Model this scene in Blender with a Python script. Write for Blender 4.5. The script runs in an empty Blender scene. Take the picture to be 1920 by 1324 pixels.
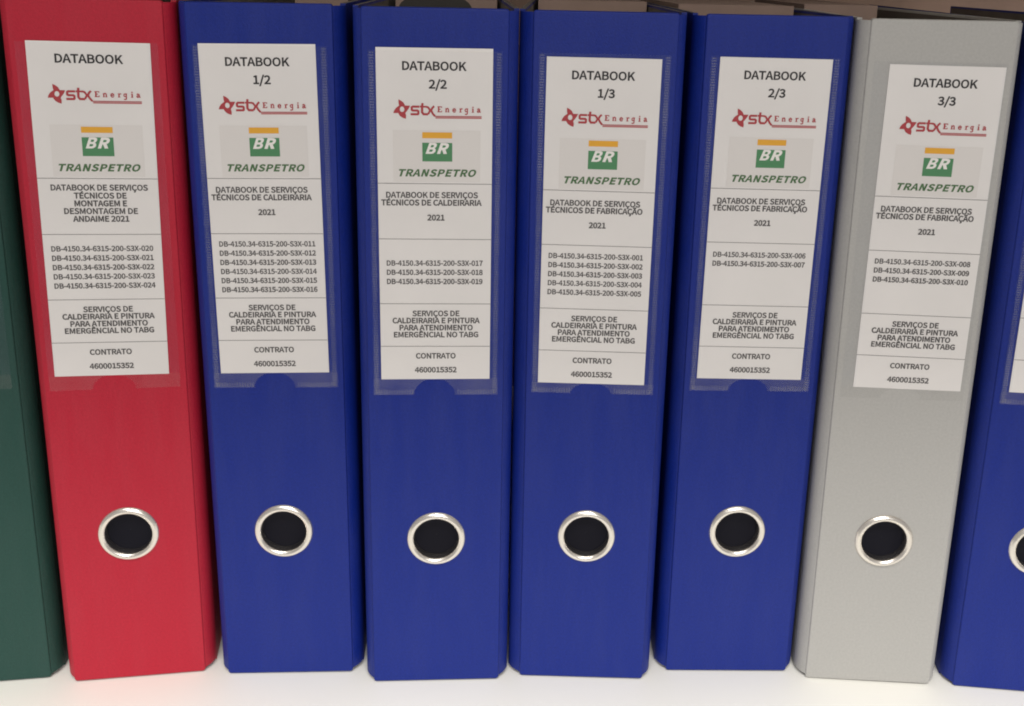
import bpy, math, random
from mathutils import Matrix, Vector
from mathutils.geometry import tessellate_polygon

random.seed(7)
scene = bpy.context.scene
COL = scene.collection

# ------------------------------------------------------------------ camera
R_ = Vector((0.99917093, -0.0320207, 0.02514203)).normalized()
W_ = Vector((0.0370229, 0.9715334, -0.23399179)).normalized()
U_ = R_.cross(W_).normalized()
cd = bpy.data.cameras.new('camera')
cam = bpy.data.objects.new('camera', cd)
COL.objects.link(cam)
m = Matrix((R_, U_, -W_)).transposed().to_4x4()
m.translation = Vector((0.2272179, -0.3865741, 0.331918))
cam.matrix_world = m
cd.sensor_fit = 'HORIZONTAL'
cd.sensor_width = 36.0
cd.lens = 1749.222 / 1920 * 36.0
cd.shift_x = -(994.067 - 960) / 1920
cd.shift_y = (372.974 - 662) / 1920
cd.clip_start = 0.01
cd.clip_end = 50
scene.camera = cam

# ------------------------------------------------------------------ light
world = bpy.data.worlds.new('World')
scene.world = world
world.use_nodes = True
bg = world.node_tree.nodes['Background']
bg.inputs['Color'].default_value = (1.0, 0.95, 0.92, 1)
bg.inputs['Strength'].default_value = 0.42

def area(name, loc, target, sx, sy, power, color):
    d = bpy.data.lights.new(name, 'AREA')
    d.shape = 'RECTANGLE'
    d.size = sx
    d.size_y = sy
    d.energy = power
    d.color = color
    o = bpy.data.objects.new(name, d)
    COL.objects.link(o)
    o.location = loc
    o.rotation_euler = (Vector(target) - Vector(loc)).to_track_quat('-Z', 'Y').to_euler()
    return o

# ceiling luminaires of the office, in front of and above the cabinet
area('ceiling_lamp', (0.20, -0.95, 1.78), (0.22, 0.0, 0.1), 1.3, 0.35, 33, (1.0, 0.97, 0.93))
area('ceiling_lamp', (0.70, -4.40, 1.95), (0.22, 0.0, 0.1), 1.6, 0.8, 66, (1.0, 0.97, 0.94))

scene.view_settings.view_transform = 'Standard'
scene.view_settings.look = 'None'
scene.view_settings.exposure = 0.0
scene.view_settings.gamma = 1.0
scene.render.film_transparent = False
try:
    scene.cycles.filter_width = 1.9
    scene.cycles.use_denoising = True
except Exception:
    pass

# ------------------------------------------------------------------ materials
def srgb(r, g, b):
    f = lambda c: (c / 255 / 12.92) if c / 255 <= 0.04045 else ((c / 255 + 0.055) / 1.055) ** 2.4
    return (f(r), f(g), f(b), 1)

def mat(name, col, rough=0.5, metal=0.0, spec=0.5, bump=None, var=None, wear=0.0, soft=None):
    """col linear rgba; bump = (scale, strength, distance); var = (scale, amount)"""
    m = bpy.data.materials.new(name)
    m.use_nodes = True
    nt = m.node_tree
    b = nt.nodes['Principled BSDF']
    b.inputs['Base Color'].default_value = col
    b.inputs['Roughness'].default_value = rough
    b.inputs['Metallic'].default_value = metal
    b.inputs['Specular IOR Level'].default_value = spec
    tc = nt.nodes.new('ShaderNodeTexCoord')
    if var:
        n = nt.nodes.new('ShaderNodeTexNoise')
        n.inputs['Scale'].default_value = var[0]
        n.inputs['Detail'].default_value = 5
        nt.links.new(tc.outputs['Object'], n.inputs['Vector'])
        hsv = nt.nodes.new('ShaderNodeHueSaturation')
        hsv.inputs['Color'].default_value = col
        mr = nt.nodes.new('ShaderNodeMapRange')
        mr.inputs['From Min'].default_value = 0.3
        mr.inputs['From Max'].default_value = 0.7
        mr.inputs['To Min'].default_value = 1 - var[1]
        mr.inputs['To Max'].default_value = 1 + var[1]
        nt.links.new(n.outputs['Fac'], mr.inputs['Value'])
        nt.links.new(mr.outputs['Result'], hsv.inputs['Value'])
        last = hsv.outputs['Color']
        if wear:
            # handling marks: faint pale rub streaks and dust, stretched along the spine
            mp = nt.nodes.new('ShaderNodeMapping')
            mp.inputs['Scale'].default_value = (95, 60, 16)
            w = nt.nodes.new('ShaderNodeTexNoise')
            w.inputs['Scale'].default_value = 1.0
            w.inputs['Detail'].default_value = 8
            w.inputs['Roughness'].default_value = 0.68
            oi = nt.nodes.new('ShaderNodeObjectInfo')
            off = nt.nodes.new('ShaderNodeVectorMath')
            nt.links.new(tc.outputs['Object'], off.inputs[0])
            nt.links.new(oi.outputs['Location'], off.inputs[1])
            nt.links.new(off.outputs['Vector'], mp.inputs['Vector'])
            nt.links.new(mp.outputs['Vector'], w.inputs['Vector'])
            r2 = nt.nodes.new('ShaderNodeMapRange')
            r2.inputs['From Min'].default_value = 0.42
            r2.inputs['From Max'].default_value = 0.80
            r2.inputs['To Min'].default_value = 0.0
            r2.inputs['To Max'].default_value = wear
            nt.links.new(w.outputs['Fac'], r2.inputs['Value'])
            mx = nt.nodes.new('ShaderNodeMix')
            mx.data_type = 'RGBA'
            nt.links.new(r2.outputs['Result'], mx.inputs[0])
            nt.links.new(last, mx.inputs[6])
            mx.inputs[7].default_value = (0.5, 0.5, 0.52, 1)
            last = mx.outputs[2]
            r3 = nt.nodes.new('ShaderNodeMapRange')
            r3.inputs['From Min'].default_value = 0.3
            r3.inputs['From Max'].default_value = 0.7
            r3.inputs['To Min'].default_value = rough - 0.10
            r3.inputs['To Max'].default_value = rough + 0.12
            nt.links.new(w.outputs['Fac'], r3.inputs['Value'])
            nt.links.new(r3.outputs['Result'], b.inputs['Roughness'])
        nt.links.new(last, b.inputs['Base Color'])
    if bump:
        n = nt.nodes.new('ShaderNodeTexNoise')
        n.inputs['Scale'].default_value = bump[0]
        n.inputs['Detail'].default_value = 4
        nt.links.new(tc.outputs['Object'], n.inputs['Vector'])
        bp = nt.nodes.new('ShaderNodeBump')
        bp.inputs['Strength'].default_value = bump[1]
        bp.inputs['Distance'].default_value = bump[2]
        nt.links.new(n.outputs['Fac'], bp.inputs['Height'])
        if soft:
            n2 = nt.nodes.new('ShaderNodeTexNoise')
            n2.inputs['Scale'].default_value = soft[0]
            n2.inputs['Detail'].default_value = 1
            nt.links.new(tc.outputs['Object'], n2.inputs['Vector'])
            b2 = nt.nodes.new('ShaderNodeBump')
            b2.inputs['Strength'].default_value = 1.0
            b2.inputs['Distance'].default_value = soft[1]
            nt.links.new(n2.outputs['Fac'], b2.inputs['Height'])
            nt.links.new(b2.outputs['Normal'], bp.inputs['Normal'])
        nt.links.new(bp.outputs['Normal'], b.inputs['Normal'])
    return m

PP_BUMP = (1300, 0.35, 0.00025)
M = {}
M['blue'] = mat('blue_polypropylene_cover', (0.0045, 0.0195, 0.212, 1), 0.50, spec=0.28, wear=0.022, soft=(22, 0.0010), bump=PP_BUMP, var=(900, 0.10))
M['red'] = mat('red_polypropylene_cover', (0.445, 0.013, 0.034, 1), 0.50, spec=0.28, wear=0.022, soft=(22, 0.0010), bump=PP_BUMP, var=(900, 0.07))
M['grey'] = mat('grey_polypropylene_cover', (0.42, 0.414, 0.396, 1), 0.5, spec=0.30, wear=0.03, soft=(22, 0.0010), bump=PP_BUMP, var=(900, 0.05))
M['green'] = mat('green_polypropylene_cover', (0.013, 0.058, 0.046, 1), 0.50, spec=0.30, wear=0.022, soft=(22, 0.0010), bump=PP_BUMP, var=(900, 0.10))
M['lining'] = mat('dark_grey_paper_lining', (0.115, 0.100, 0.088, 1), 0.8, bump=(600, 0.3, 0.0002), var=(60, 0.15))
M['paper'] = mat('label_paper', (0.80, 0.775, 0.755, 1), 0.75, spec=0.3, bump=(700, 0.15, 0.00012), var=(30, 0.025), soft=(26, 0.0022))
M['picture'] = mat('printed_picture_ground', (0.75, 0.72, 0.695, 1), 0.75, spec=0.3)
M['toner'] = mat('black_toner', (0.022, 0.020, 0.022, 1), 0.6)
M['toner_soft'] = mat('thin_black_toner', (0.075, 0.070, 0.070, 1), 0.6)
M['rule'] = mat('thin_printed_rule', (0.13, 0.12, 0.12, 1), 0.7)
M['logo_red'] = mat('dark_red_print', (0.42, 0.045, 0.055, 1), 0.6)
M['logo_pink'] = mat('pale_red_print', (0.50, 0.17, 0.17, 1), 0.6)
M['logo_yellow'] = mat('yellow_print', (0.80, 0.40, 0.035, 1), 0.6)
M['logo_green'] = mat('green_print', (0.075, 0.25, 0.11, 1), 0.6)
M['logo_dkgreen'] = mat('dark_green_print', (0.075, 0.16, 0.065, 1), 0.6)
M['logo_white'] = mat('white_print', (0.86, 0.84, 0.80, 1), 0.7)
M['nickel'] = mat('polished_nickel', (0.80, 0.76, 0.70, 1), 0.27, metal=1.0, bump=(160, 0.25, 0.0004))
M['black'] = mat('hole_shade_black', (0.006, 0.006, 0.011, 1), 0.7, spec=0.15)
M['shelf'] = mat('white_melamine', (0.865, 0.855, 0.80, 1), 0.42, bump=(500, 0.1, 0.0001), var=(8, 0.015))
M['back'] = mat('brown_fibreboard', (0.42, 0.29, 0.23, 1), 0.8, bump=(300, 0.3, 0.0004), var=(25, 0.12))
M['sheets'] = mat('paper_sheets', (0.62, 0.58, 0.50, 1), 0.8)
M['navy'] = mat('navy_card', (0.012, 0.016, 0.040, 1), 0.6, bump=(900, 0.3, 0.0002))
M['kraft'] = mat('brown_kraft_card', (0.25, 0.175, 0.142, 1), 0.85, bump=(500, 0.3, 0.0002), var=(40, 0.06))
M['tab'] = mat('dark_index_card', (0.030, 0.026, 0.022, 1), 0.8)

def film(name, haze, col):
    m = bpy.data.materials.new(name)
    m.use_nodes = True
    nt = m.node_tree
    nt.nodes.clear()
    out = nt.nodes.new('ShaderNodeOutputMaterial')
    tr = nt.nodes.new('ShaderNodeBsdfTransparent')
    tr.inputs['Color'].default_value = (0.97, 0.97, 0.97, 1)
    if haze <= 0:
        nt.links.new(tr.outputs['BSDF'], out.inputs['Surface'])
        return m
    pr = nt.nodes.new('ShaderNodeBsdfPrincipled')
    pr.inputs['Base Color'].default_value = col
    pr.inputs['Roughness'].default_value = 0.35
    tc = nt.nodes.new('ShaderNodeTexCoord')
    n = nt.nodes.new('ShaderNodeTexNoise')
    n.inputs['Scale'].default_value = 45
    n.inputs['Detail'].default_value = 4
    mr = nt.nodes.new('ShaderNodeMapRange')
    mr.inputs['From Min'].default_value = 0.3
    mr.inputs['From Max'].default_value = 0.7
    mr.inputs['To Min'].default_value = haze * 0.55
    mr.inputs['To Max'].default_value = haze * 1.45
    mx = nt.nodes.new('ShaderNodeMixShader')
    nt.links.new(tc.outputs['Object'], n.inputs['Vector'])
    nt.links.new(n.outputs['Fac'], mr.inputs['Value'])
    nt.links.new(mr.outputs['Result'], mx.inputs['Fac'])
    nt.links.new(tr.outputs['BSDF'], mx.inputs[1])
    nt.links.new(pr.outputs['BSDF'], mx.inputs[2])
    nt.links.new(mx.outputs['Shader'], out.inputs['Surface'])
    return m

M['film'] = film('pocket_film_haze', 0.028, (0.62, 0.68, 0.85, 1))
M['hem'] = film('pocket_hem_haze', 0.080, (0.75, 0.72, 0.70, 1))
M['hem_thin'] = film('thin_hem_haze', 0.05, (0.75, 0.72, 0.70, 1))
M['weld'] = film('pocket_weld_haze', 0.08, (0.75, 0.75, 0.80, 1))
M['window'] = film('clear_pocket_film', 0, None)

# ------------------------------------------------------------------ mesh helpers
def tag(o, label=None, cat=None, group=None, kind=None):
    if label: o['label'] = label
    if cat: o['category'] = cat
    if group: o['group'] = group
    if kind: o['kind'] = kind
    return o

def mesh(name, verts, faces, material, smooth=False, sharp=None):
    me = bpy.data.meshes.new(name)
    me.from_pydata([tuple(v) for v in verts], [], faces)
    me.materials.append(material)
    if smooth:
        me.polygons.foreach_set('use_smooth', [True] * len(me.polygons))
        if sharp is not None:
            me.set_sharp_from_angle(angle=math.radians(sharp))
    me.update()
    return me

def link(name, me, parent=None, loc=(0, 0, 0), rot=(0, 0, 0)):
    o = bpy.data.objects.new(name, me)
    COL.objects.link(o)
    o.parent = parent
    o.location = loc
    o.rotation_euler = rot
    return o

class MB:
    def __init__(s):
        s.v = []; s.f = []
    def box(s, x0, x1, y0, y1, z0, z1):
        n = len(s.v)
        s.v += [(x, y, z) for z in (z0, z1) for y in (y0, y1) for x in (x0, x1)]
        s.f += [tuple(n + i for i in q) for q in ((0, 2, 3, 1), (4, 5, 7, 6), (0, 1, 5, 4), (2, 6, 7, 3), (0, 4, 6, 2), (1, 3, 7, 5))]
        return s
    def poly(s, pts, y):            # flat polygon (x, z) facing -y, given anticlockwise seen from the front
        n = len(s.v)
        s.v += [(p[0], y, p[1]) for p in pts]
        s.f.append(tuple(range(n, n + len(pts))))
        return s
    def holed(s, loops, y):
        n = len(s.v)
        tri = tessellate_polygon([[Vector((p[0], p[1], 0)) for p in l] for l in loops])
        flat = [p for l in loops for p in l]
        s.v += [(p[0], y, p[1]) for p in flat]
        for t in tri:
            a, b, c = (flat[i] for i in t)
            area2 = (b[0] - a[0]) * (c[1] - a[1]) - (b[1] - a[1]) * (c[0] - a[0])
            if abs(area2) < 1e-14: continue
            s.f.append(tuple(n + i for i in (t if area2 > 0 else t[::-1])))
        return s
    def prism(s, prof, z0, z1):     # closed profile in (x, y), anticlockwise seen from above
        n = len(s.v); k = len(prof)
        s.v += [(p[0], p[1], z0) for p in prof] + [(p[0], p[1], z1) for p in prof]
        for i in range(k):
            j = (i + 1) % k
            s.f.append((n + i, n + j, n + k + j, n + k + i))
        s.f.append(tuple(n + i for i in range(k))[::-1])
        s.f.append(tuple(n + k + i for i in range(k)))
        return s
    def mesh(s, name, material, smooth=False, sharp=None):
        return mesh(name, s.v, s.f, material, smooth, sharp)
    def build(s, name, material, parent=None, smooth=False, sharp=None, **k):
        return link(name, s.mesh(name, material, smooth, sharp), parent, **k)

GLYPHS = {'A':(213,['1,0 34,0 59,78 153,78 177,0 211,0 124,257 88,257','67,104 79,144 88,172 97,201 105,230 106,230 115,201 123,172 132,144 145,104']),
'B':(230,['35,0 117,0 168,8 202,33 214,75 208,105 189,126 162,137 162,138 183,150 195,170 200,194 188,230 157,250 111,257 35,257','68,148 68,231 107,231 141,227 161,214 168,190 161,167 141,153 106,148','68,26 68,123 112,123 151,118 174,102 182,76 174,48 150,31 112,26']),
'C':(223,['132,-5 163,0 189,12 211,32 193,53 176,37 156,27 133,24 91,37 63,73 54,129 64,185 92,220 134,233 155,230 172,221 187,209 204,230 187,245 163,257 134,261 76,245 35,200 20,128 35,57 75,11']),
'D':(241,['35,0 101,0 166,15 206,60 220,129 206,199 166,242 99,257 35,257','68,27 68,230 97,230 147,219 177,184 187,129 177,74 147,39 97,27']),
'E':(206,['35,0 187,0 187,28 68,28 68,121 165,121 165,149 68,149 68,229 183,229 183,257 35,257']),
'F':(193,['35,0 68,0 68,115 166,115 166,143 68,143 68,229 183,229 183,257 35,257']),
'G':(241,['136,-5 168,-1 195,10 215,25 215,133 131,133 131,106 186,106 186,39 173,31 157,26 139,24 93,37 64,73 54,129 64,185 94,220 139,233 162,230 180,221 194,209 212,230 194,245 170,256 138,261 77,245 36,200 20,128 35,57 76,11']),
'I':(103,['35,0 68,0 68,257 35,257']),
'K':(226,['35,0 68,0 68,81 112,134 189,0 225,0 132,159 213,257 176,257 68,128 68,257 35,257']),
'L':(190,['35,0 180,0 180,28 68,28 68,257 35,257']),
'M':(284,['35,0 64,0 64,142 64,167 62,193 60,218 62,218 82,159 131,26 153,26 201,159 222,218 223,218 221,193 220,167 219,142 219,0 249,0 249,257 210,257 161,119 155,102 149,84 143,66 142,66 136,84 130,102 123,119 74,257 35,257']),
'N':(253,['35,0 66,0 66,135 65,162 64,189 62,215 63,215 91,162 185,0 218,0 218,257 187,257 187,123 188,96 189,69 192,42 190,42 162,95 68,257 35,257']),
'O':(260,['130,-5 187,12 225,58 239,129 225,200 187,245 130,261 73,245 34,200 20,129 34,58 73,12','130,24 90,37 63,73 54,129 63,185 90,220 130,233 170,220 197,185 206,129 197,73 170,37']),
'P':(222,['35,0 68,0 68,102 110,102 160,111 192,137 204,181 192,226 159,250 109,257 35,257','68,129 68,230 104,230 142,226 165,211 172,181 165,151 143,134 106,129']),
'R':(222,['68,135 68,230 111,230 145,226 166,212 173,185 166,157 145,140 111,135','176,0 213,0 147,112 178,126 198,150 205,185 194,227 162,250 116,257 35,257 35,0 68,0 68,109 114,109']),
'S':(209,['106,-5 153,5 183,31 194,68 187,100 168,122 141,137 104,153 84,162 68,175 62,196 68,215 84,228 110,233 132,230 151,222 168,209 185,230 164,246 139,257 110,261 68,252 39,228 29,193 37,162 57,141 81,127 118,111 140,101 155,87 161,65 154,44 136,29 107,24 81,28 57,39 36,56 17,33 42,13 72,0']),
'T':(210,['89,0 121,0 121,229 199,229 199,257 11,257 11,229 89,229']),
'V':(201,['82,0 120,0 201,257 168,257 127,118 119,89 111,62 102,33 101,33 92,62 84,89 76,118 34,257 0,257']),
'X':(201,['6,0 40,0 77,69 84,82 91,96 98,111 99,111 107,96 114,82 121,69 159,0 195,0 120,131 190,257 156,257 121,191 116,179 110,167 103,153 102,153 94,167 88,179 82,191 47,257 11,257 81,133']),
'J':(187,['83,-5 124,6 147,35 154,75 154,257 121,257 121,78 117,47 103,29 80,24 63,27 48,36 35,53 12,36 30,14 54,0']),
'U':(252,['126,-5 173,6 206,41 218,106 218,257 187,257 187,105 179,57 157,31 126,24 96,31 75,57 67,105 67,257 34,257 34,106 47,41 79,6']),
'Q':(260,['130,22 90,36 63,72 54,129 63,185 90,220 130,233 170,220 197,185 206,129 197,72 170,36','208,-64 223,-64 236,-62 245,-58 239,-34 231,-36 222,-37 212,-37 186,-34 164,-22 149,-3 196,19 228,64 239,129 225,200 187,245 130,261 73,245 34,200 20,129 32,63 65,18 114,-4 134,-35 166,-56']),
'H':(255,['35,0 68,0 68,121 187,121 187,0 220,0 220,257 187,257 187,149 68,149 68,257 35,257']),
'0':(194,['97,-5 140,10 167,55 177,129 167,203 140,247 97,261 55,247 27,203 18,129 27,55 55,10','97,21 72,33 55,68 48,129 55,190 72,225 97,236 123,225 140,190 146,129 140,68 123,33']),
'1':(194,['31,0 172,0 172,27 120,27 120,257 96,257 81,249 63,243 42,238 42,218 88,218 88,27 31,27']),
'2':(194,['15,0 177,0 177,28 106,28 92,27 78,26 64,25 117,81 152,134 165,186 155,226 129,252 90,261 60,257 36,244 14,224 33,206 48,221 66,231 86,235 112,229 128,211 133,185 120,138 82,83 15,19']),
'3':(194,['92,-5 134,4 163,29 175,69 167,100 148,121 120,134 120,136 144,149 160,169 166,197 156,232 130,254 91,261 64,257 40,246 20,231 37,210 53,223 70,232 90,235 113,230 128,216 133,195 127,170 104,152 62,146 62,121 109,115 135,97 142,70 135,44 117,28 90,22 64,26 43,37 27,51 10,31 30,13 57,0']),
'4':(194,['119,0 149,0 149,71 183,71 183,96 149,96 149,257 114,257 7,92 7,71 119,71','119,96 40,96 99,184 106,197 113,209 119,222 121,222 120,207 119,190 119,175']),
'5':(194,['92,-5 133,6 164,36 176,83 165,130 137,157 98,165 84,164 72,161 60,155 67,229 163,229 163,257 39,257 30,137 47,126 61,134 75,139 90,141 118,134 137,114 143,83 136,50 116,29 89,22 62,26 42,37 26,50 9,29 30,13 56,0']),
'6':(194,['105,-5 142,6 169,35 179,79 170,124 146,150 108,159 87,156 67,145 50,129 60,191 83,225 116,235 131,233 145,226 157,215 175,235 159,249 139,258 114,261 68,248 33,203 20,123 31,52 61,10','50,103 68,122 86,132 103,136 128,129 144,109 149,79 143,48 128,28 105,21 78,30 59,58']),
'7':(194,['69,0 103,0 111,89 133,164 178,237 178,257 17,257 17,229 142,229 102,160 79,87']),
'8':(194,['98,-5 140,4 168,28 178,62 172,92 156,114 135,129 135,131 151,146 164,168 169,193 161,228 136,252 99,261 63,252 38,230 28,195 33,171 46,151 63,136 63,135 40,118 23,95 16,64 27,28 56,4','116,139 87,152 66,170 57,195 63,217 77,232 98,237 122,231 137,214 142,191 139,173 130,155','98,19 71,25 52,42 44,67 49,90 61,109 80,125 114,110 138,91 148,63 142,40 124,25']),
'9':(194,['82,-5 128,10 162,56 175,139 164,207 133,248 89,261 52,251 26,222 15,178 24,133 49,106 86,97 107,101 128,112 145,129 135,66 112,32 81,22 65,24 50,31 38,42 20,22 37,8 57,-1','145,155 127,136 109,125 91,121 66,128 51,148 46,178 51,209 67,229 89,236 117,227 136,200']),
'/':(137,['4,-63 27,-63 132,278 109,278']),
'-':(121,['16,86 106,86 106,110 16,110']),
'.':(97,['49,-5 60,-1 69,7 72,20 69,32 60,41 49,44 37,41 29,32 26,20 29,7 37,-1']),
'Ç':(223,['100,-89 135,-83 157,-72 165,-53 161,-39 151,-31 136,-25 146,-4 170,2 192,15 211,32 193,53 176,37 156,27 133,24 91,37 63,73 54,129 64,185 92,220 134,233 155,230 172,221 187,209 204,230 187,245 163,257 134,261 76,245 35,200 20,128 34,59 71,14 124,-4 110,-34 127,-39 137,-45 140,-53 136,-63 123,-69 97,-72']),
'É':(206,['35,0 187,0 187,28 68,28 68,121 165,121 165,149 68,149 68,229 183,229 183,257 35,257','107,273 166,318 148,340 92,289']),
'Ê':(206,['35,0 187,0 187,28 68,28 68,121 165,121 165,149 68,149 68,229 183,229 183,257 35,257','70,273 113,310 114,310 157,273 171,284 130,328 97,328 56,284']),
'Ã':(213,['136,277 156,283 169,300 175,326 154,327 150,313 144,304 135,301 118,308 101,322 77,329 56,323 43,307 37,281 58,279 62,294 69,302 77,305 94,298 111,284','1,0 34,0 59,78 153,78 177,0 211,0 124,257 88,257','67,104 79,144 88,172 97,201 105,230 106,230 115,201 123,172 132,144 145,104']),
' ':(78,[])}

# ------------------------------------------------------------------ lettering (outlines of a humanist sans serif, cap height 257 units)
def glyph(ch):
    a, ps = GLYPHS[ch]
    if ps and isinstance(ps[0], str):
        ps = [[tuple(int(c) for c in p.split(',')) for p in q.split()] for q in ps]
        GLYPHS[ch] = (a, ps)
    return a, ps

def simplify(loop, tol=4.0):
    """drop the points of a sampled outline that barely bend it or sit too close together"""
    l = list(loop)
    changed = True
    while changed and len(l) > 4:
        changed = False
        for i in range(len(l)):
            a, b, c = Vector(l[i - 1]), Vector(l[i]), Vector(l[(i + 1) % len(l)])
            ac = c - a
            d = abs((b - a).cross(ac)) / max(ac.length, 1e-6) if ac.length > 1 else (b - a).length
            if d < (tol * .45 if (b - a).length > 7 and (c - b).length > 7 else tol):
                l.pop(i); changed = True
                break
    return l

def bolden(loop, d):
    """offset a closed outline outwards by d; holes run the other way round and so shrink"""
    loop = simplify(loop)
    out = []; n = len(loop)
    for i in range(n):
        p0, p1, p2 = Vector(loop[i - 1]), Vector(loop[i]), Vector(loop[(i + 1) % n])
        a = (p1 - p0).normalized(); b = (p2 - p1).normalized()
        na = Vector((a.y, -a.x)); nb = Vector((b.y, -b.x))
        k = na + nb
        if k.length < 1e-6:
            out.append(tuple(p1)); continue
        k.normalize()
        c = max(k.dot(na), 0.6)
        q = p1 + k * (d / c)
        out.append((q.x, q.y))
    return out

def signed(loop):
    return sum(loop[i - 1][0] * loop[i][1] - loop[i][0] * loop[i - 1][1] for i in range(len(loop))) / 2

def inside(p, loop):
    c = False
    for i in range(len(loop)):
        (x0, y0), (x1, y1) = loop[i - 1], loop[i]
        if (y0 > p[1]) != (y1 > p[1]) and p[0] < (x1 - x0) * (p[1] - y0) / (y1 - y0) + x0:
            c = not c
    return c

def text_width(s, track=0.0):
    return sum(glyph(c)[0] + track for c in s) - track

HEAVY = {    # letters of the emblem drawn heavy from the start
    'N': (253, [[(22, 0), (84, 0), (84, 150), (164, 0), (231, 0), (231, 257), (169, 257), (169, 107), (89, 257), (22, 257)]]),
    'B': (236, [[(18, 0), (150, 0), (196, 14), (222, 48), (220, 92), (200, 120), (176, 134), (196, 152), (210, 188), (202, 226), (176, 249), (140, 257), (18, 257)],
                [(80, 50), (138, 50), (154, 62), (156, 86), (142, 102), (80, 102)], [(80, 154), (130, 154), (144, 166), (144, 196), (130, 208), (80, 208)]]),
}

def text_mb(s, cx, cy, cap, xs=1.0, bold=14, shear=0.0, track=0.0, h=0.00012):
    """text centred on (cx, cy) in metres on the label, cap height in metres; outlines become real flat polygons"""
    mb = MB()
    k = cap / 257.0
    x = -text_width(s, track) / 2
    for ch in s:
        heavy = ch in HEAVY and bold > 14
        a, loops = HEAVY[ch] if heavy else glyph(ch)
        if heavy:
            g = (257 + 2 * bold) / 257
            loops = [[(px, 128.5 + (py - 128.5) * g) for px, py in q] for q in loops]
        ls = []
        for l in loops:
            outer = not any(o is not l and inside(l[0], o) for o in loops)
            if (signed(l) > 0) != outer:
                l = l[::-1]
            ls.append((outer, l if heavy else bolden(l, bold if outer else bold * (.45 if ch in '4A' else .8))))
        for outer, l in ls:
            if not outer: continue
            holes = [q for o2, q in ls if not o2 and inside(q[0], l)]
            conv = lambda l: [(cx + (x + p[0] + shear * (p[1] - 128)) * k * xs, cy + (p[1] - 128) * k) for p in l]
            mb.holed([conv(l)] + [conv(q) for q in holes], -h)
        x += a + track
    return mb

def stroke_mb(mb, pts, w, h):
    """a flat band of width w (m) along pts (m) with mitred corners"""
    P = [Vector(p) for p in pts]; n = len(P)
    L = []; Rr = []
    for i in range(n):
        a = (P[i] - P[i - 1]).normalized() if i > 0 else (P[1] - P[0]).normalized()
        b = (P[i + 1] - P[i]).normalized() if i < n - 1 else a
        k = Vector((-a.y, a.x)) + Vector((-b.y, b.x))
        k = k.normalized() if k.length > 1e-6 else Vector((-a.y, a.x))
        c = max(k.dot(Vector((-a.y, a.x))), 0.6)
        L.append(P[i] + k * (w / 2 / c)); Rr.append(P[i] - k * (w / 2 / c))
    base = len(mb.v)
    mb.v += [(p.x, -h, p.y) for p in L] + [(p.x, -h, p.y) for p in Rr]
    for i in range(n - 1):
        mb.f.append((base + n + i, base + n + i + 1, base + i + 1, base + i))

LW, LH = 0.04756, 0.14497
HT = LH / 2
def P2(x, v):                    # millimetres from the label's top centre -> label plane in metres
    return (x * 0.001, HT - v * 0.001)

# small text: one horizontal stretch per style, set from the width measured on the photograph
XS_SMALL = 38.7 / (text_width('DATABOOK DE SERVIÇOS') * 2.35 / 257)
XS_CODE = 41.2 / (text_width('DB-4150.34-6315-200-S3X-017') * 2.2 / 257)
XS_HEAD = 26.3 / (text_width('DATABOOK') * 3.35 / 257)
XS_TRANS = 32.4 / (text_width('TRANSPETRO', 30) * 2.75 / 257)

cache = {}
def shared(key, maker):
    if key not in cache: cache[key] = maker()
    return cache[key]

def add_text(label, s, x, v, style, dv=0.0, lift=0):
    size = {'head': (3.35, XS_HEAD, 11), 'small': (2.35, XS_SMALL, 12), 'code': (2.2, XS_CODE, 10)}[style]
    def mk():
        return text_mb(s, 0, 0, size[0] * 0.001, size[1], size[2]).mesh('lettering', M['toner' if style == 'head' else 'toner_soft'])
    me = shared(('txt', s, style), mk)
    p = P2(x, v)
    return link('lettering', me, label, (p[0], -0.00004 * (lift % 3), p[1]))

EMBLEM = [(-14.83, 21.0), (-13.77, 21.5), (-12.84, 22.2), (-12.36, 23.0), (-12.13, 23.5), (-10.1, 23.5), (-10.5, 24.46), (-11.21, 25.54),
          (-11.79, 26.23), (-12.02, 26.63), (-11.74, 27.69), (-11.85, 29.0), (-13.08, 28.6), (-14.16, 27.9), (-14.73, 27.1), (-14.96, 26.6),
          (-16.95, 26.7), (-16.65, 25.69), (-15.93, 24.6), (-14.9, 23.81), (-14.55, 23.56), (-14.75, 22.59)]

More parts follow.
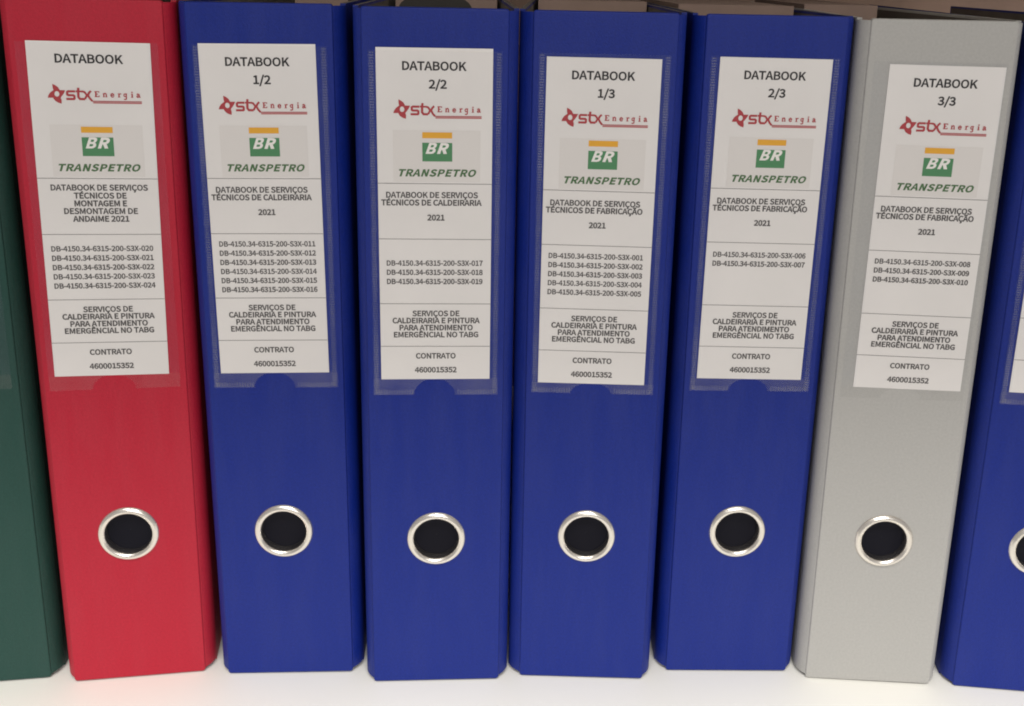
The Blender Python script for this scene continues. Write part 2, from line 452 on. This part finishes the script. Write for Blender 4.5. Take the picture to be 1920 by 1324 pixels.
def add_company_logo(label, dv, dx=0.0):
    e = link('company_logo', shared('emblem', lambda: MB().holed([[(x * .001, -(v - 24.6) * .001) for x, v in EMBLEM[::-1]],
             [((-13.35 + .95 * math.cos(t * math.pi / 8)) * .001, -(25.05 - 24.6 + 1.15 * math.sin(t * math.pi / 8)) * .001) for t in range(16)]], -0.00012)
             .mesh('company_logo', M['logo_red'])), label, (dx * .001, 0, HT - (24.6 + dv) * .001))
    def letters():
        mb = MB()
        q = lambda pts: [(x * .001, -(v - 24.6) * .001) for x, v in pts]
        hh = [0.00012]
        def st(pts, w):
            stroke_mb(mb, q(pts), w * .001, hh[0]); hh[0] += 0.000012
        st([(-6.3, 23.9), (-9.0, 23.9), (-9.4, 24.2), (-9.4, 25.25), (-9.0, 25.5), (-7.1, 25.5), (-6.72, 25.8), (-6.72, 26.8), (-7.0, 27.05), (-9.9, 27.05)], .88)
        st([(-5.0, 22.4), (-5.15, 24.2), (-5.2, 26.2), (-4.6, 26.98), (-2.7, 27.0)], .92)
        st([(-6.1, 23.85), (-3.3, 23.9)], .72)
        st([(-3.6, 23.85), (-2.75, 24.1), (-1.85, 25.35), (-2.7, 26.95)], .8)
        st([(-0.2, 23.6), (-0.9, 24.25), (-1.5, 25.35), (-0.8, 26.7), (0.05, 27.72)], .82)
        return mb.mesh('company_initials', M['logo_red'])
    link('company_initials', shared('stx', letters), e)
    def energia():
        mb = MB(); hh = [0.00012]
        def st(x0, pts, w=.3):
            stroke_mb(mb, [((x0 + x) * .001, -(26.05 - y - 24.6) * .001) for x, y in pts], w * .00128, hh[0]); hh[0] += 0.000006
        # E
        st(1.1, [(0, .13), (1.75, .13)], .26); st(1.1, [(0, 2.2), (1.75, 2.2)], .26); st(1.1, [(.5, 0), (.5, 2.3)], .46); st(1.1, [(.5, 1.2), (1.3, 1.2)], .24)
        st(1.1, [(1.75, 0), (1.75, .65)], .2); st(1.1, [(1.75, 1.7), (1.75, 2.33)], .2)
        # n
        st(4.3, [(0, .1), (.75, .1)], .2); st(4.3, [(.95, .1), (1.7, .1)], .2); st(4.3, [(.35, 0), (.35, 1.55)], .38); st(4.3, [(0, 1.5), (.35, 1.5)], .2)
        st(4.3, [(.35, 1.2), (.8, 1.55), (1.2, 1.45), (1.33, 1.0), (1.33, 0)], .34)
        # e
        st(7.2, [(.2, .8), (1.35, .85), (1.25, 1.3), (.8, 1.55), (.35, 1.3), (.2, .75), (.4, .2), (.85, .05), (1.4, .35)], .3)
        # r
        st(10.1, [(0, .1), (.95, .1)], .2); st(10.1, [(.45, 0), (.45, 1.55)], .38); st(10.1, [(0, 1.5), (.45, 1.5)], .2); st(10.1, [(.45, 1.0), (.85, 1.5), (1.35, 1.4)], .3)
        # g
        st(12.3, [(1.05, .5), (.6, .3), (.25, .5), (.15, .95), (.4, 1.45), (.8, 1.5), (1.05, 1.25)], .28)
        st(12.3, [(1.4, 1.5), (1.1, 1.5), (1.12, 0), (1.05, -.6), (.6, -.85), (.1, -.7)], .32)
        # i
        st(15.2, [(0, .1), (.9, .1)], .2); st(15.2, [(.48, 0), (.48, 1.6)], .4); st(15.2, [(.1, 1.5), (.48, 1.5)], .2); st(15.2, [(.48, 1.95), (.48, 2.4)], .44)
        # a
        st(17.3, [(.2, 1.25), (.6, 1.55), (1.05, 1.4), (1.15, 1.0), (1.15, .3), (1.6, .1)], .34); st(17.3, [(1.1, .85), (.5, .8), (.2, .45), (.45, .08), (1.1, .35)], .3)
        return mb.mesh('company_word', M['logo_red'])
    link('company_word', shared('energia', energia), e)
    def u1():
        mb = MB(); stroke_mb(mb, [(-.0001, -.00320), (.0193, -.00316)], .00034, .00014); return mb.mesh('underline', M['logo_red'])
    def u2():
        mb = MB(); stroke_mb(mb, [(.0003, -.00382), (.0193, -.00378)], .00062, .00014); return mb.mesh('underline', M['logo_pink'])
    link('underline', shared('u1', u1), e); link('underline', shared('u2', u2), e)

def add_energy_logo(label):
    g = link('printed_picture', shared('pic', lambda: MB().poly([P2(-17.3, 55.6), P2(18.9, 55.6), P2(18.9, 33.8), P2(-17.3, 33.8)], -0.00005).mesh('printed_picture', M['picture'])), label)
    link('yellow_bar', shared('ybar', lambda: MB().poly([P2(-5.2, 37.1), P2(7.15, 37.1), P2(7.15, 34.6), P2(-5.2, 34.6)], -0.0001).mesh('yellow_bar', M['logo_yellow'])), g)
    link('green_block', shared('gblk', lambda: MB().poly([P2(-5.2, 46.9), P2(7.2, 46.9), P2(7.2, 39.0), P2(-5.2, 39.0)], -0.0001).mesh('green_block', M['logo_green'])), g)
    p = P2(0.95, 41.35)
    link('logo_lettering', shared('BR', lambda: text_mb('BR', p[0], p[1], .0040, 1.17, 20, 0.30, 26, 0.00016).mesh('logo_lettering', M['logo_white'])), g)
    p2 = P2(1.0, 51.8)
    link('logo_lettering', shared('TRANS', lambda: text_mb('TRANSPETRO', p2[0], p2[1], .00275, XS_TRANS, 17, 0.27, 30, 0.00014).mesh('logo_lettering', M['logo_dkgreen'])), g)

def label_sheet_mesh():
    """the sheet: thin, and very slightly wavy like paper pushed into a pocket; it lies 0.25 mm proud of the spine"""
    mb = MB(); nx, nz = 6, 20; t = 0.00022
    for side in (0, 1):
        for j in range(nz + 1):
            for i in range(nx + 1):
                mb.v.append((LW * (i / nx - .5), t * side, LH * (j / nz - .5)))
    N = (nx + 1) * (nz + 1)
    for j in range(nz):
        for i in range(nx):
            a = j * (nx + 1) + i
            mb.f.append((a, a + 1, a + nx + 2, a + nx + 1))
            mb.f.append((N + a, N + a + nx + 1, N + a + nx + 2, N + a + 1))
    edge = [i for i in range(nx + 1)] + [j * (nx + 1) + nx for j in range(1, nz + 1)] + [nz * (nx + 1) + i for i in range(nx - 1, -1, -1)] + [j * (nx + 1) for j in range(nz - 1, 0, -1)]
    for k in range(len(edge)):
        a, b = edge[k], edge[(k + 1) % len(edge)]
        mb.f.append((b, a, N + a, N + b))
    return mb.mesh('label_sheet', M['paper'])

SERV = ['SERVIÇOS DE', 'CALDEIRARIA E PINTURA', 'PARA ATENDIMENTO', 'EMERGÊNCIAL NO TABG']
def make_label(binder, lu, lv, lt, sub, service, codes, code_v, logo_dv=0.0, printed=True):
    L = link('label_sheet', shared('sheet', label_sheet_mesh), binder, (lu, -0.00030, lv), (0, -lt, 0))
    for v in (56.45, 80.65, 109.75, 129.45):
        link('divider_line', shared('rule', lambda: MB().poly([(-LW / 2, -.00011), (LW / 2, -.00011), (LW / 2, .00011), (-LW / 2, .00011)], -0.00006).mesh('divider_line', M['rule'])),
             L, (0, 0, HT - v * .001), (0, 0.003, 0))
    if not printed: return L
    add_text(L, 'DATABOOK', -0.35, 7.3 if sub else 6.8, 'head')
    if sub: add_text(L, sub, 1.3, 14.7, 'head')
    add_company_logo(L, logo_dv)
    add_energy_logo(L)
    for i, (s, x, v) in enumerate(service): add_text(L, s, x, v, 'small', lift=i)
    for i, s in enumerate(codes): add_text(L, 'DB-4150.34-6315-200-S3X-' + s, -0.25, code_v + 4.13 * i, 'code', lift=i)
    for i, s in enumerate(SERV): add_text(L, s, 0.25, 114.15 + 3.27 * i, 'small', lift=i)
    add_text(L, 'CONTRATO', 0.1, 133.9, 'small')
    add_text(L, '4600015352', 0.1, 140.5, 'small')
    return L

# ------------------------------------------------------------------ binder
HB = 0.318; PW = 0.0299; HWD = 0.0338; DEPTH = 0.285
RZ, RR = 0.0771, 0.01364

def spine_mesh(material):
    mb = MB(); b = 0.0007; T = 0.0024
    hole = [(0.0108 * math.cos(t * math.tau / 48), RZ + 0.0108 * math.sin(t * math.tau / 48)) for t in range(48)]
    def rect(d):                        # outline pulled in by d, corners rounded
        x, z0, z1, r = PW - d, d * .6, HB - d, 0.0012
        pts = []
        for cx, cz, a0 in ((x - r, z0 + r, -90), (x - r, z1 - r, 0), (-x + r, z1 - r, 90), (-x + r, z0 + r, 180)):
            for k in range(4):
                a = math.radians(a0 + k * 30)
                pts.append((cx + r * math.cos(a), cz + r * math.sin(a)))
        return pts
    rings = []
    for k in range(5):
        a = k / 4 * math.pi / 2
        rings.append(([p for p in rect(b * (1 - math.sin(a)))], b * (1 - math.cos(a))))
    rings.append((rect(0), T))
    mb.holed([rings[0][0], hole[::-1]], 0.0)
    # hole wall
    n = len(mb.v); k = 48
    mb.v += [(x, 0, z) for x, z in hole] + [(x, T, z) for x, z in hole]
    for i in range(k):
        j = (i + 1) % k
        mb.f.append((n + i, n + j, n + k + j, n + k + i))
    k = len(rings[0][0]); start = len(mb.v)
    for pts, y in rings: mb.v += [(x, y, z) for x, z in pts]
    for r in range(len(rings) - 1):
        for i in range(k):
            j = (i + 1) % k
            a = start + r * k
            mb.f.append((a + j, a + i, a + k + i, a + k + j))
    return mb.mesh('spine', material)

def hinge_mesh(material, s, extra=0.0):
    """the flexible strip between spine board and cover: a shallow crease, then a rounded turn backwards"""
    out = [(0.02995, 0.0007), (0.0302, 0.00085), (0.0306, 0.00125), (0.0312, 0.0018), (0.0319, 0.0026), (0.0326, 0.0036), (0.0332, 0.0048), (0.0336, 0.0061), (0.0338, 0.0075)]
    inn = [(0.0331, 0.0075), (0.0328, 0.0062), (0.0324, 0.0052), (0.0318, 0.0041), (0.0311, 0.0032), (0.0303, 0.0026), (0.02995, 0.0023)]
    prof = out + inn
    prof = [(s * (0.02995 + (x - 0.02995) * (1 + extra / 0.00385) if x > 0.02995 else x), y) for x, y in prof]
    if s > 0: prof = prof
    else: prof = prof[::-1]
    return MB().prism(prof, 0.0017, HB - 0.0008).mesh('hinge', material, True, 40)

def cover_parts(binder, material, s, taper, extra=0.0):
    xo = 0.0338 + extra; xb = xo - taper; t = 0.0022
    def pr(x0, x1, y0, y1, za, zb):
        p = [(s * a, b) for a, b in ((x0[0], y0), (x0[1], y1), (x1[1], y1), (x1[0], y0))]
        return MB().prism(p if signed([(a, b) for a, b in p]) > 0 else p[::-1], za, zb)
    o = link('cover', shared(('cover', material.name, s, taper, extra), lambda: pr((xo, xb), (xo - t, xb - t), 0.0077, DEPTH, 0.0002, HB).mesh('cover', material)), binder)
    if material is not M['grey'] and len(o.data.materials) == 1:      # the board's cut edge shows on top
        o.data.materials.append(M['lining']); o.data.polygons[5].material_index = 1
    link('inner_lining', shared(('lining', s, taper, extra), lambda: pr((xo - t - .0001, xb - t - .0001), (xo - t - .0004, xb - t - .0004), 0.012, DEPTH - .003, 0.003, HB - .0012).mesh('inner_lining', M['lining'])), o)
    return o

def lathe(prof, seg, name, material):
    v = []; f = []; n = len(prof)
    for i in range(seg):
        a = i * math.tau / seg
        for r, y in prof: v.append((r * math.cos(a), y, r * math.sin(a)))
    for i in range(seg):
        j = (i + 1) % seg
        for k in range(n - 1):
            f.append((i * n + k, i * n + k + 1, j * n + k + 1, j * n + k))
    return mesh(name, v, f, material, True, 60)

def finger_ring(binder):
    prof = [(.0102, .006), (.01015, .0006), (.0103, -.0004), (.0107, -.0010), (.0113, -.0013), (.0120, -.00135), (.0127, -.0011), (.0132, -.0006), (.01355, .00002)]
    r = link('finger_ring', shared('ring', lambda: lathe(prof, 96, 'finger_ring', M['nickel'])), binder, (0, 0, RZ), (0, random.uniform(0, 6.28), 0))
    link('finger_hole', shared('hole', lambda: lathe([(.0001, .0034), (.0040, .0034), (.0075, .0033), (.0101, .0032)], 64, 'finger_hole', M['black'])), r)  # black disc closes the hole, its colour standing in for the shade inside

def rib_mesh(lz0, lz1, lu):
    mb = MB()
    rnd = random.Random(int(lz0 * 1e6))
    def rib(x0, x1, z0, z1):
        mb.box(x0, x1, -.00086, -.00062, z0, z1)
    z = lz0 + .001
    while z < lz1 - .001:
        for s in (-1, 1):
            w = .0019 + rnd.uniform(-.0003, .0002)
            x = s * .0259
            rib(x - w / 2, x + w / 2, z, z + .00055)
        z += .00112
    x = -.0262
    while x < .0262:
        if abs(x + .0005) > .0098:
            h = .0021 + rnd.uniform(-.0003, .0002)
            rib(x, x + .00055, lz0 + .0004, lz0 + .0004 + h)
        x += .00112
    return mb

def pocket(binder, lu, lv, lt, ribs=True, z0=.1496, z1=.3008, x0=-.0273, x1=.0273, filmmat=None):
    """clear sleeve welded on the spine: hazy margins, the clear window over the sheet, a finger notch below it"""
    lx0, lx1 = lu - LW / 2 + .0004, lu + LW / 2 - .0004
    lz0, lz1 = lv - HT + .0004, lv + HT - .0004
    y = -.00062
    mb = MB()
    mb.poly([(x0, lz0), (lx0, lz0), (lx0, z1), (x0, z1)], y)
    mb.poly([(lx1, lz0), (x1, lz0), (x1, z1), (lx1, z1)], y)
    if z1 > lz1 + .0003: mb.poly([(lx0, lz1), (lx1, lz1), (lx1, z1), (lx0, z1)], y)
    # bottom margin with the notch (arc up to the sheet's lower edge)
    n_side = len(mb.f)
    cx, r = -.0006, .0090
    top = min(lz0, z0 + .0066)
    def arc(s):
        pts = []
        for k in range(13):
            t = k / 12 * math.pi / 2
            pts.append((cx + s * r * math.cos(t), z0 + (lz0 - z0) * 1.0 * math.sin(t)))
        return pts
    L = arc(-1); Rr = arc(1)
    mb.poly([(x0, z0)] + L + [(x0, lz0)], y)
    mb.poly([(x1, lz0)] + Rr[::-1] + [(x1, z0)], y)
    p = mb.build('pocket_film', M['film'], binder)
    p.data.materials.append(M['hem'] if ribs else M['hem_thin'])
    for k, f in enumerate(p.data.polygons): f.material_index = 1 if k >= n_side else 0
    zt = min(z1, lz1)
    MB().poly([(lx0, lz0), (lx1, lz0), (lx1, zt), (lx0, zt)], y).build('pocket_window', M['window'], p)
    if ribs:
        rb = rib_mesh(z0, z1, lu).build('weld_ribs', M['weld'], p)
        rb['kind'] = 'stuff'
    return p

def contents(binder, w0, w1, top=.299):
    s = MB().box(w0, w1, .045, .262, .012, top).build('paper_sheets', M['sheets'], binder)
    return s

def divider_cards(binder, u0, u1, y0, top):
    d = MB().box(u0, u1, y0, .262, .3005, top).build('divider_cards', M['kraft'], binder)
    return d

def index_tab(binder, u, y, w, z0, z1):
    pts = [(u + w * math.cos(k * math.pi / 16), z0 + (z1 - z0) * math.sin(k * math.pi / 16)) for k in range(17)]
    mb = MB(); mb.poly([(u - w, .28), (u + w, .28)] + pts, y)
    mb.poly(([(u - w, .28), (u + w, .28)] + pts)[::-1], y + .0006)
    return mb.build('index_tab', M['tab'], binder)

def mechanism(binder, s=1):
    """base plate and two arches of the lever clamp, fixed inside the rear cover"""
    mb = MB().box(s * .0290 - .0006, s * .0290 + .0006, .030, .155, .06, .19)
    b = mb.build('lever_clamp', M['nickel'], binder)
    for z in (.085, .165):
        v = MB()
        n = 14; prev = None
        for k in range(n):
            a0 = math.pi * k / n; a1 = math.pi * (k + 1) / n
            for a in (a0,):
                x = s * (.0284 - .038 * math.sin(a)); yy = .05 + .02 * (1 - math.cos(a))
                x2 = s * (.0284 - .038 * math.sin(a1)); yy2 = .05 + .02 * (1 - math.cos(a1))
                i = len(v.v)
                v.v += [(x, yy - .0012, z), (x, yy + .0012, z), (x2, yy2 + .0012, z), (x2, yy2 - .0012, z), (x, yy - .0012, z + .0024), (x, yy + .0012, z + .0024), (x2, yy2 + .0012, z + .0024), (x2, yy2 - .0012, z + .0024)]
                v.f += [tuple(i + q for q in t) for t in ((0, 1, 2, 3), (7, 6, 5, 4), (0, 3, 7, 4), (1, 5, 6, 2), (0, 4, 5, 1), (3, 2, 6, 7))]
        v.build('arch', M['nickel'], b)

def make_binder(name_label, colour, pose, taper=(.005, .005), extra=(0.0, 0.0)):
    x, y, yaw, lean, ph = pose
    ex = Vector((math.cos(yaw), math.sin(yaw), 0)); ey = Vector((-math.sin(yaw), math.cos(yaw), 0)); ez = Vector((0, 0, 1))
    e1 = ex * math.cos(lean) - ez * math.sin(lean); e3 = ex * math.sin(lean) + ez * math.cos(lean)
    e3 = e3 * math.cos(ph) + ey * math.sin(ph)
    e2 = e3.cross(e1).normalized(); e1 = e2.cross(e3).normalized()
    root = bpy.data.objects.new('ring_binder', None)
    COL.objects.link(root)
    mm = Matrix((e1, e2, e3)).transposed().to_4x4(); mm.translation = Vector((x, y, 0.0))
    root.matrix_world = mm
    root.empty_display_size = .02
    tag(root, name_label, 'ring binder', 'lever arch binders standing on the shelf')
    material = M[colour]
    link('spine', shared(('spine', colour), lambda: spine_mesh(material)), root)
    for s in (-1, 1):
        ex_ = extra[0] if s < 0 else extra[1]
        link('hinge', shared(('hinge', colour, s, ex_), lambda: hinge_mesh(material, s, ex_)), root)
        cover_parts(root, material, s, taper[0] if s < 0 else taper[1], ex_)
    link('spine_lining', shared('splining', lambda: MB().box(-.0315, .0315, .0062, .0066, .002, HB - .0012).mesh('spine_lining', M['lining'])), root)
    finger_ring(root)
    mechanism(root)
    return root

# ------------------------------------------------------------------ the shelf
tag(MB().box(-.6, 1.25, -.22, .330, -.025, -.0006).build('shelf', M['shelf']), kind='structure')
tag(MB().box(-.6, 1.25, -.22, .330, .470, .495).build('unseen_upper_shelf', M['shelf']), kind='structure')  # unseen board, height and overhang set to shade the upper spines
tag(MB().box(-.6, 1.25, .3305, .342, -.025, .495).build('back_panel', M['back']), kind='structure')

S_CALD = [('DATABOOK DE SERVIÇOS', -1.3, 61.3), ('TÉCNICOS DE CALDEIRARIA', -1.5, 64.6), ('2021', 0.4, 71.1)]
S_FAB = [('DATABOOK DE SERVIÇOS', -1.5, 61.8), ('TÉCNICOS DE FABRICAÇÃO', -1.7, 65.0), ('2021', -0.1, 71.5)]
S_AND = [('DATABOOK DE SERVIÇOS', 0.3, 60.3), ('TÉCNICOS DE', 0.5, 63.75), ('MONTAGEM E', 0.4, 67.1), ('DESMONTAGEM DE', 0.3, 70.45), ('ANDAIME 2021', 0.3, 73.8)]

DATA = [
    # label, colour, pose (x, y, yaw, lean, pitch), label (lu, lv, lt), sub, service, codes, code_v, logo_dv
    ('red lever arch binder whose label has DATABOOK alone as heading', 'red', (.0610, .00049, .11549, .00126, -.00326), (-.00032, .22847, -.01044), None, S_AND, ['020', '021', '022', '023', '024'], 86.9, -3.8),
    ('blue lever arch binder labelled DATABOOK 1/2, six number rows, beside the red one', 'blue', (.13192, .00274, .0145, -.00766, .0013), (-.00075, .22899, .00661), '1/2', S_CALD, ['011', '012', '013', '014', '015', '016'], 85.2, .35),
    ('blue lever arch binder labelled DATABOOK 2/2 with three number rows', 'blue', (.20263, -.00249, .02547, -.00294, -.00317), (-.0002, .22945, .00153), '2/2', S_CALD, ['017', '018', '019'], 91.3, .1),
    ('blue lever arch binder labelled DATABOOK 1/3 with five number rows', 'blue', (.27259, -.00068, -.04589, -.00421, .00202), (-.00043, .22669, -.0031), '1/3', S_FAB, ['001', '002', '003', '004', '005'], 85.5, 0),
    ('blue lever arch binder labelled DATABOOK 2/3 with two number rows, beside the grey one', 'blue', (.34482, .00349, -.01318, -.00443, .00171), (.00008, .22787, -.00634), '2/3', S_FAB, ['006', '007'], 86.1, .6),
    ('grey lever arch binder labelled DATABOOK 3/3', 'grey', (.41286, -.00355, -.08154, -.00687, .0021), (.0025, .22689, -.00771), '3/3', S_FAB, ['008', '009', '010'], 85.4, .4),
]
roots = []
CARDS = {'1/2': (-.0075, .0200, .114, .3176), '2/2': (-.0255, .0275, .118, .3178), '1/3': (-.0285, .0283, .112, .3195), '2/3': (-.0300, .0262, .068, .3200), '3/3': (-.0300, .0085, .118, .3205)}
EXTRA = {'1/3': (.0018, 0.0), '2/2': (0.0, .0004), '2/3': (.0006, 0.0), '1/2': (0.0, .0004)}
for lab, colour, pose, lp, sub, service, codes, cv, ldv in DATA:
    r = make_binder(lab, colour, pose, extra=EXTRA.get(sub, (0.0, 0.0)))
    make_label(r, lp[0], lp[1], lp[2], sub, service, codes, cv, ldv)
    pocket(r, lp[0], lp[1], lp[2], ribs=colour == 'blue')
    contents(r, -.026, .020)
    if sub: divider_cards(r, *CARDS[sub])
    if sub == '2/2': index_tab(r, -.002, .05, .0165, .3155, .3225)
    roots.append(r)

g = make_binder('dark green lever arch binder cut off at the left edge', 'green', (-.0105, -.0035, .113, .001, -.003))
pocket(g, 0.0, .2284, 0.0, ribs=False)
contents(g, -.026, .02)
b5 = make_binder('blue lever arch binder cut off at the right edge, ring half visible', 'blue', (.48359, -.01037, -.125809, -.00816, .002))
make_label(b5, .0005, .2277, -.006, None, [], [], 0, printed=False)
pocket(b5, .0005, .2277, -.006)
contents(b5, -.026, .02)

bpy.context.view_layer.update()
